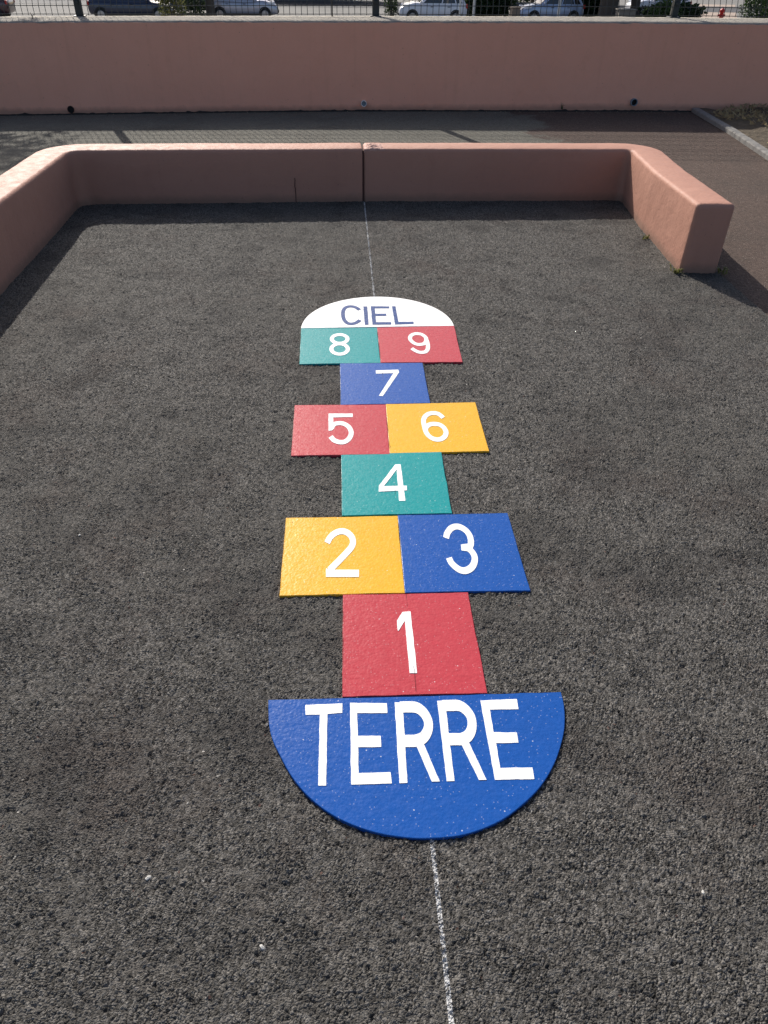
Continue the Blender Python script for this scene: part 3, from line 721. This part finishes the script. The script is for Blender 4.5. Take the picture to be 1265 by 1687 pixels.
# ================================================================ cars
def make_car(name, loc, rz, paint, label, L=4.05, W=1.70, H=1.46, hood=.98, boot=.0, van=False):
    root = empty(name, loc, rz); tag(root, label, 'car', 'cars parked beyond the fence')
    hl = L/2; wr = .31; ax = (hl-.80, -hl+.72)
    # body shell, lofted along its length (front at +x)
    st = [(-hl, .74, .42, .80), (-hl+.05, .80, .30, .95), (-hl+.25, .97, .24, 1.0), (-hl+.9, 1.0, .20, .98), (-.2, 1.0, .19, .95), (hl-1.45, 1.0, .20, .93),
          (hl-1.1, 1.0, .20, hood-.04), (hl-.6, .97, .22, hood-.14), (hl-.25, .90, .24, hood-.26), (hl-.06, .80, .28, hood-.36), (hl, .72, .36, .52)]
    rings = []
    for x, k, zb, zt in st:
        w = W/2*k
        half = [(w*.80, zb), (w*.96, zb+.07), (w, zb+.20), (w*1.0, (zb+zt)/2+.02), (w*.975, zt-.10), (w*.90, zt-.03), (w*.70, zt)]
        rings.append([(x, y, z) for y, z in half] + [(x, -y, z) for y, z in half[::-1]])
    m = MB(); m.loft(rings); body = m.build('body', paint, root, smooth=True)
    try: body.data.set_sharp_from_angle(angle=R_(40))
    except Exception: pass
    md = body.modifiers.new('sub', 'SUBSURF'); md.levels = 1; md.render_levels = 1
    # cabin: painted roof and pillars
    zb = .93
    if van: cx = [(-hl+.10, -hl+.16), (hl-1.30, hl-1.95)]
    else: cx = [(-hl+.12, -hl+.55), (hl-1.15, hl-1.95)]
    (xr0, xr1), (xf0, xf1) = cx; wb, wt = W/2*.90, W/2*.72
    def ring(z, u):
        xr = xr0+(xr1-xr0)*u; xf = xf0+(xf1-xf0)*u; w = wb+(wt-wb)*u
        return [(xf, -w*.92, z), (xf, w*.92, z), (xf-.12, w, z), (xr+.12, w, z), (xr, w*.92, z), (xr, -w*.92, z), (xr+.12, -w, z), (xf-.12, -w, z)]
    m = MB(); m.loft([ring(zb-.05, -.1), ring(zb, 0), ring(H-.10, .84), ring(H-.03, .97), [(x*.94-.02, y*.86, H) for x, y, z in ring(H, 1)]])
    m.build('roof', paint, root, smooth=False, bevel=.02)
    def lerp3(a, b, u): return tuple(a[i]+(b[i]-a[i])*u for i in range(3))
    lo, hi = ring(zb+.02, .03), ring(H-.10, .84)
    def pane(i, j, name, push, u0=.06, u1=.94, v0=.05, v1=.93):
        a, b, c, d = lo[i], lo[j], hi[j], hi[i]
        def P(u, v): q = lerp3(lerp3(a, b, u), lerp3(d, c, u), v); return (q[0]+push[0], q[1]+push[1], q[2]+push[2])
        mm = MB(); mm.quad(P(u0, v0), P(u1, v0), P(u1, v1), P(u0, v1)); ob = mm.build(name, M_GLASS, root)
        s = ob.modifiers.new('thick', 'SOLIDIFY'); s.thickness = .006; s.offset = 0; return ob
    pane(0, 1, 'windscreen', (.012, 0, .006)); pane(4, 5, 'rear_window', (-.012, 0, .004))
    for i, j, sy in ((2, 3, 1), (6, 7, -1)):
        r = ((.05, .47), (.50, .80), (.83, .97)) if sy > 0 else ((.03, .17), (.20, .50), (.53, .95))
        for u0, u1 in r: pane(i, j, 'side_window', (0, .010*sy, .002), u0, u1)
    # wheels with arches
    for x in ax:
        for sy in (1, -1):
            yo = sy*(W/2-.075)
            m = MB(); n = 28
            def cyl(r, y): return [(x+r*math.cos(2*math.pi*k/n), y, wr+r*math.sin(2*math.pi*k/n)) for k in range(n)]
            m.loft([cyl(wr*.70, yo-.08*sy), cyl(wr*.96, yo-.08*sy), cyl(wr, yo-.05*sy), cyl(wr, yo+.06*sy), cyl(wr*.94, yo+.085*sy), cyl(wr*.64, yo+.085*sy)])
            tyre = m.build('wheel', M_TYRE, root, smooth=False)
            m = MB(); m.loft([cyl(wr*.63, yo+.087*sy), cyl(wr*.60, yo+.092*sy), cyl(wr*.52, yo+.086*sy)], True, False)
            for k in range(5):
                a = 2*math.pi*k/5+.3
                p = [(x+r*math.cos(a+o), yo+.094*sy, wr+r*math.sin(a+o)) for r, o in ((wr*.12, -.5), (wr*.56, -.16), (wr*.56, .16), (wr*.12, .5))]
                m.add(p, [(0, 1, 2, 3)])
            m.build('rim', M_RIM, tyre)
            m = MB(); n2 = 16; pts = []
            for k in range(n2+1):
                a = -.25+(math.pi+.5)*k/n2
                for r, dy in ((wr*1.17, .02), (wr*.98, .02), (wr*.98, -.12)): pts.append((x+r*math.cos(a), sy*(W/2-.018)+dy*sy, wr+.01+r*math.sin(a)))
            m.add(pts, [(k*3+j, k*3+j+1, (k+1)*3+j+1, (k+1)*3+j) for k in range(n2) for j in range(2)])
            m.build('wheel_arch', M_TRIM, root)
    for sy in (1, -1):
        m = MB(); y = sy*W/2
        m.loft([[(hl-.30, y*.90, hood-.33), (hl-.30, y*.90, hood-.20), (hl-.62, y*.985, hood-.19), (hl-.60, y*.985, hood-.28)], [(hl-.16, y*.60, hood-.36), (hl-.22, y*.60, hood-.245), (hl-.5, y*.7, hood-.20), (hl-.5, y*.7, hood-.3)]])
        m.build('headlight', M_LAMP, root, bevel=.01)
        m = MB(); m.box((-hl+.07, y*.82, .84), (.10, .13, .20)); m.build('tail_light', M_TAIL, root, bevel=.02)
        m = MB(); m.box((hl-1.38, y*1.06, 1.0), (.12, .17, .12)); m.build('wing_mirror', paint, root, bevel=.03)
        for dx in (.35, -.65):
            m = MB(); m.box((dx-.25, y*1.005, .80), (.17, .03, .03)); m.build('door_handle', M_TRIM, root, bevel=.008)
        m = MB(); m.box((-.05, y*.985, .30), (L*.48, .04, .09)); m.build('sill', M_TRIM, root, bevel=.01)
    m = MB(); m.box((hl-.03, 0, .42), (.10, W*.62, .14)); m.build('grille', M_TRIM, root, bevel=.02)
    return root
P_NAVY = carpaint('navy_paint', (.014, .022, .055)); P_SILVER = carpaint('silver_paint', (.40, .41, .47), .45)
P_WHITE = carpaint('white_paint', (.66, .67, .72), .0); P_DARK = carpaint('charcoal_paint', (.016, .018, .021))
P_BLUE = carpaint('pale_blue_paint', (.36, .43, .58), .2); P_MAROON = carpaint('maroon_paint', (.07, .022, .028))
def sz(y): return street_z(y)+.004
MPV = dict(H=1.62, hood=1.10)
make_car('parked_car', (-12.0, 51.0, sz(51)), R_(4), P_NAVY, 'navy blue car parked just right of the left fence post', L=4.7, H=1.5)
make_car('parked_car', (-5.75, 52.4, sz(52.4)), R_(3), P_SILVER, 'silver grey car facing right, parked left of the pale empty paving', L=4.15, **MPV)
make_car('parked_car', (5.5, 52.0, sz(52)), R_(181), P_WHITE, 'white car facing left, parked right of the middle post', L=4.1, **MPV)
make_car('parked_car', (12.75, 52.6, sz(52.6)), R_(186), P_BLUE, 'pale blue car facing left beside the wooden bollard', L=4.0, hood=1.05, H=1.55)
make_car('parked_car', (17.0, 60.0, sz(60)), R_(178), P_DARK, 'dark car parked in the shade behind the two tree trunks', L=4.0)
make_car('parked_car', (21.2, 57.5, sz(57.5)), R_(184), P_WHITE, 'white car half hidden behind the bush by the right post', L=4.1, **MPV)
make_car('parked_car', (-20.7, 50.5, sz(50.5)), R_(182), P_MAROON, 'dark maroon car at the far left edge of the photo', L=4.2)
make_car('parked_car', (-8.7, 56.0, sz(56)), R_(183), P_DARK, 'charcoal car parked between the green bush and the silver car', L=4.1)

# ================================================================ plants and street pieces beyond the fence
bush('bush', (-9.15, 48.0, sz(48)), (.85, .7, 1.0), 2000, .15, M_LEAFY, 'olive green bush in front of the navy car bonnet', 'bush', 21)
bush('bush', (-8.3, 50.0, sz(50)), (.8, .8, 1.15), 1700, .15, M_LEAFD, 'dark green bush left of the silver car', 'bush', 22)
bush('bush', (3.15, 53.5, sz(53.5)), (.55, .7, 1.1), 1200, .14, M_LEAFD, 'small dark bush in front of the bonnet of the white car facing left', 'bush', 23)
bush('bush', (17.3, 45.5, sz(45.5)), (1.35, .6, .85), 2000, .15, M_LEAF, 'leafy green bush at the foot of the right post', 'bush', 24)
bush('bush', (22.6, 45.5, sz(45.5)), (1.25, .9, 1.9), 3000, .17, M_LEAF, 'tall green climbing bush at the right edge of the photo', 'bush', 25)
bush('bush', (24.4, 47.5, sz(47.5)), (1.4, .9, 2.3), 2600, .18, M_LEAFD, 'dark shaded bush behind the climbing bush at the right edge', 'bush', 26)
def hedge(x0, x1, y, h, label, seed):
    o = empty('hedge', ((x0+x1)/2, y, sz(y))); tag(o, label, 'hedge')
    m = MB(); w = (x1-x0)/2
    leaf_cloud(m, (0, 0, h*.5), (w*1.05, .7, h*.62), int(2600*w), .34, seed); m.build('foliage', M_LEAFD, o, recalc=False)
    m = MB()
    for k in range(int(w*3)): m.tube([(-w+(k+.5)*.66, 0, -.1), (-w+(k+.5)*.66+.05, .05, h*.5), (-w+(k+.4)*.66, 0, h*.9)], [.03, .02, .01], 6)
    m.build('stem', M_BARK, o)
hedge(7.6, 11.0, 54.6, 2.4, 'dark hedge between the white car and the pale blue car', 31)
hedge(14.3, 17.2, 54.0, 2.3, 'dark hedge right of the pale blue car', 32)
hedge(17.6, 21.5, 50.0, 1.1, 'low dark hedge behind the bench and the right post', 36)
hedge(-36, -13.0, 72.5, 3.6, 'long hedge across the street on the far left, made tall to shade the road', 33)  # far hedges: height chosen so their shadow covers the road
hedge(-12, 5, 71.5, 4.6, 'dark hedge across the road behind the pale paving, made tall to shade the road', 34)
hedge(5, 22, 72, 4.6, 'long dark hedge across the road on the right, made tall to shade it', 35)
tree('tree', (-7.35, 49.8, sz(49.8)), 3.6, .24, (2.4, 2.4, 2.0), 4200, .28, M_LEAFD, 'street tree with a grey trunk behind the rear of the silver car', 41)
tree('tree', (15.6, 50.0, sz(50)), 3.4, .52, (2.8, 2.8, 2.2), 4600, .30, M_LEAFD, 'thick dark tree trunk right of the pale blue car', 42)
tree('tree', (17.5, 51.0, sz(51)), 3.6, .26, (2.2, 2.2, 2.0), 4000, .28, M_LEAF, 'slimmer dark tree trunk left of the right post', 43)
tree('tree', (-5.85, 10.9, street_z(10.9)), 3.75, .12, (1.3, 1.3, 1.25), 3600, .14, M_LEAF, 'tree behind the tall wall casting dappled shade at the left edge', 44, (.35, 0))
tree('tree', (9.3, 57.5, sz(57.5)), 3.6, .25, (3.4, 3.0, 2.3), 4600, .36, M_LEAFD, 'broad dark tree added for shade behind the hedge between the white and pale blue cars', 45)  # last three trees: crowns out of view, added to shade cars and paving
tree('tree', (13.2, 59.0, sz(59)), 3.8, .27, (3.6, 3.2, 2.4), 4600, .36, M_LEAFD, 'broad dark tree added for shade behind the pale blue car', 46)
tree('tree', (17.0, 57.0, sz(57)), 3.6, .25, (3.2, 3.0, 2.2), 4400, .36, M_LEAFD, 'broad dark tree added for shade standing beside the dark shaded car', 47)
def pole(x, y, r, h, mat, label):
    m = MB(); m.tube([(x, y, sz(y)-.05), (x, y, sz(y)+h)], r, 12); m.tube([(x, y, sz(y)), (x, y, sz(y)+.06)], r*1.8, 12); m.tube([(x, y, sz(y)+h), (x, y, sz(y)+h+.03)], r*1.15, 12)
    tag(m.build('pole', mat, smooth=False), label, 'pole')
M_POLE = simple('pale_pole', (.55, .55, .53), .6)
pole(7.65, 49.5, .08, 3.4, M_POLE, 'pale grey pole in front of the dark hedge')
pole(6.75, 48.8, .055, 3.0, M_POLE, 'slim pale pole at the rear end of the white car')
pole(12.3, 48.4, .08, 1.5, M_POLE, 'short pale post in front of the pale blue car')
M_WOOD = simple('weathered_wood', (.20, .155, .12), .85, var=.3, scale=9)
m = MB(); y = 48.6; m.box((9.85, y, sz(y)+.45), (.5, .5, 1.0), .1, .94); m.box((9.85, y, sz(y)+.98), (.56, .56, .06), .1)
tag(m.build('bollard', M_WOOD, bevel=.02), 'square wooden bollard left of the pale blue car', 'bollard')
m = MB(); y = 48.0; m.box((16.0, y, sz(y)+.45), (.95, .6, 1.0), .05); m.box((16.0, y, sz(y)+.98), (1.05, .7, .07), .05)
tag(m.build('planter', simple('tan_planter', (.27, .235, .19), .9, var=.25, scale=6), bevel=.02), 'tan block planter between the two dark tree trunks', 'planter')
b = empty('bench', (21.05, 52.0, sz(52)), R_(4)); tag(b, 'dark rounded bench right of the right post', 'bench')
m = MB(); m.tube([(-.95, 0, .62), (-.86, 0, .72), (.86, 0, .72), (.95, 0, .62)], [.12, .22, .22, .12], 12); m.build('seat', M_STEEL, b, smooth=True)
for sx in (-.6, .6):
    m = MB(); m.box((sx, 0, .28), (.12, .26, .60), 0, .85); m.build('leg', M_STEEL, b, bevel=.01)
def tuft(x, y, n, hgt, seed, label):
    m = MB(); rg = random.Random(seed)
    for k in range(n):
        a = rg.uniform(0, 6.28); L = hgt*rg.uniform(.5, 1.2); ox, oy = rg.gauss(0, .012), rg.gauss(0, .012); w = .0022
        p0 = (x+ox, y+oy, -.006); p1 = (x+ox+math.cos(a)*L*.5, y+oy+math.sin(a)*L*.5, L*.7); p2 = (x+ox+math.cos(a)*L, y+oy+math.sin(a)*L, L*.8)
        sx, sy_ = -math.sin(a)*w, math.cos(a)*w
        m.add([(p0[0]-sx, p0[1]-sy_, p0[2]), (p0[0]+sx, p0[1]+sy_, p0[2]), (p1[0]+sx*1.6, p1[1]+sy_*1.6, p1[2]), (p1[0]-sx*1.6, p1[1]-sy_*1.6, p1[2]), p2], [(0, 1, 2, 3), (3, 2, 4)])
    tag(m.build('weed', M_LEAFY, recalc=False), label, 'weed', 'weeds at the foot of the walls')
tuft(1.440, 2.395, 26, .030, 61, 'tiny yellow green weed at the inner corner of the low wall end')
tuft(1.462, 2.90, 16, .022, 62, 'small tuft of weed along the lit inner face of the right low wall')
tuft(1.655, 2.40, 20, .028, 63, 'weed at the outer corner of the low wall end')
# red hydrant on the tan paving
hy = 52.0; hx = 23.3
hd = empty('fire_hydrant', (hx, hy, sz(hy)+.01)); tag(hd, 'red fire hydrant standing on the tan paving', 'hydrant')
M_HYD = simple('red_hydrant_paint', (.50, .022, .018), .4)
m = MB(); m.tube([(0, 0, -.02), (0, 0, .04), (0, 0, .041), (0, 0, .62), (0, 0, .66), (0, 0, .78), (0, 0, .86)], [.16, .16, .11, .11, .15, .15, .05], 16); m.build('barrel', M_HYD, hd)
m = MB(); m.tube([(-.22, 0, .50), (.22, 0, .50)], .06, 12); m.tube([(0, -.18, .42), (0, 0, .42)], .07, 12); m.build('outlet', M_HYD, hd)
m = MB(); m.tube([(0, 0, .85), (0, 0, .92)], .03, 6); m.build('cap', M_HYD, hd)

# ================================================================ light, sky, camera
sun_dir = Vector((-.52, 1.40, 1.0)).normalized()        # towards the sun
el = math.asin(sun_dir.z); az = math.atan2(sun_dir.x, sun_dir.y)
W_ = bpy.data.worlds.new('World'); S.world = W_; W_.use_nodes = True
nt = W_.node_tree; nt.nodes.clear()
sky = nt.nodes.new('ShaderNodeTexSky'); sky.sky_type = 'NISHITA'; sky.sun_disc = False
sky.sun_elevation = el; sky.sun_rotation = az; sky.air_density = .7; sky.dust_density = 2.5; sky.ozone_density = 0.0
bg = nt.nodes.new('ShaderNodeBackground'); bg.inputs[1].default_value = .115
wo = nt.nodes.new('ShaderNodeOutputWorld'); nt.links.new(sky.outputs[0], bg.inputs[0]); nt.links.new(bg.outputs[0], wo.inputs[0])
sl = bpy.data.lights.new('sun', 'SUN'); sl.energy = 4.4; sl.angle = R_(.5); sl.color = (1.0, .955, .89)
so = bpy.data.objects.new('sun', sl); COL.objects.link(so); so.rotation_euler = (-sun_dir).to_track_quat('-Z', 'Y').to_euler()

cam = bpy.data.cameras.new('camera'); co = bpy.data.objects.new('camera', cam); COL.objects.link(co)
F = Vector((0.04866857, 0.78733607, -0.6146001)); Rv = Vector((0.99860053, -0.05110611, 0.01360686)); U = Vector((0.02069665, 0.61440221, 0.78872148))
co.matrix_world = Matrix(((Rv.x, U.x, -F.x, -0.13178503), (Rv.y, U.y, -F.y, -0.94424805), (Rv.z, U.z, -F.z, 1.21612062), (0, 0, 0, 1)))
cam.sensor_fit = 'VERTICAL'; cam.sensor_height = 24; cam.lens = 17.18126; cam.clip_start = .02; cam.clip_end = 1000
S.camera = co
vs_ = S.view_settings; S.display_settings.display_device = 'sRGB'
vs_.view_transform = 'Standard'; vs_.look = 'None'; vs_.exposure = .35; vs_.gamma = 1
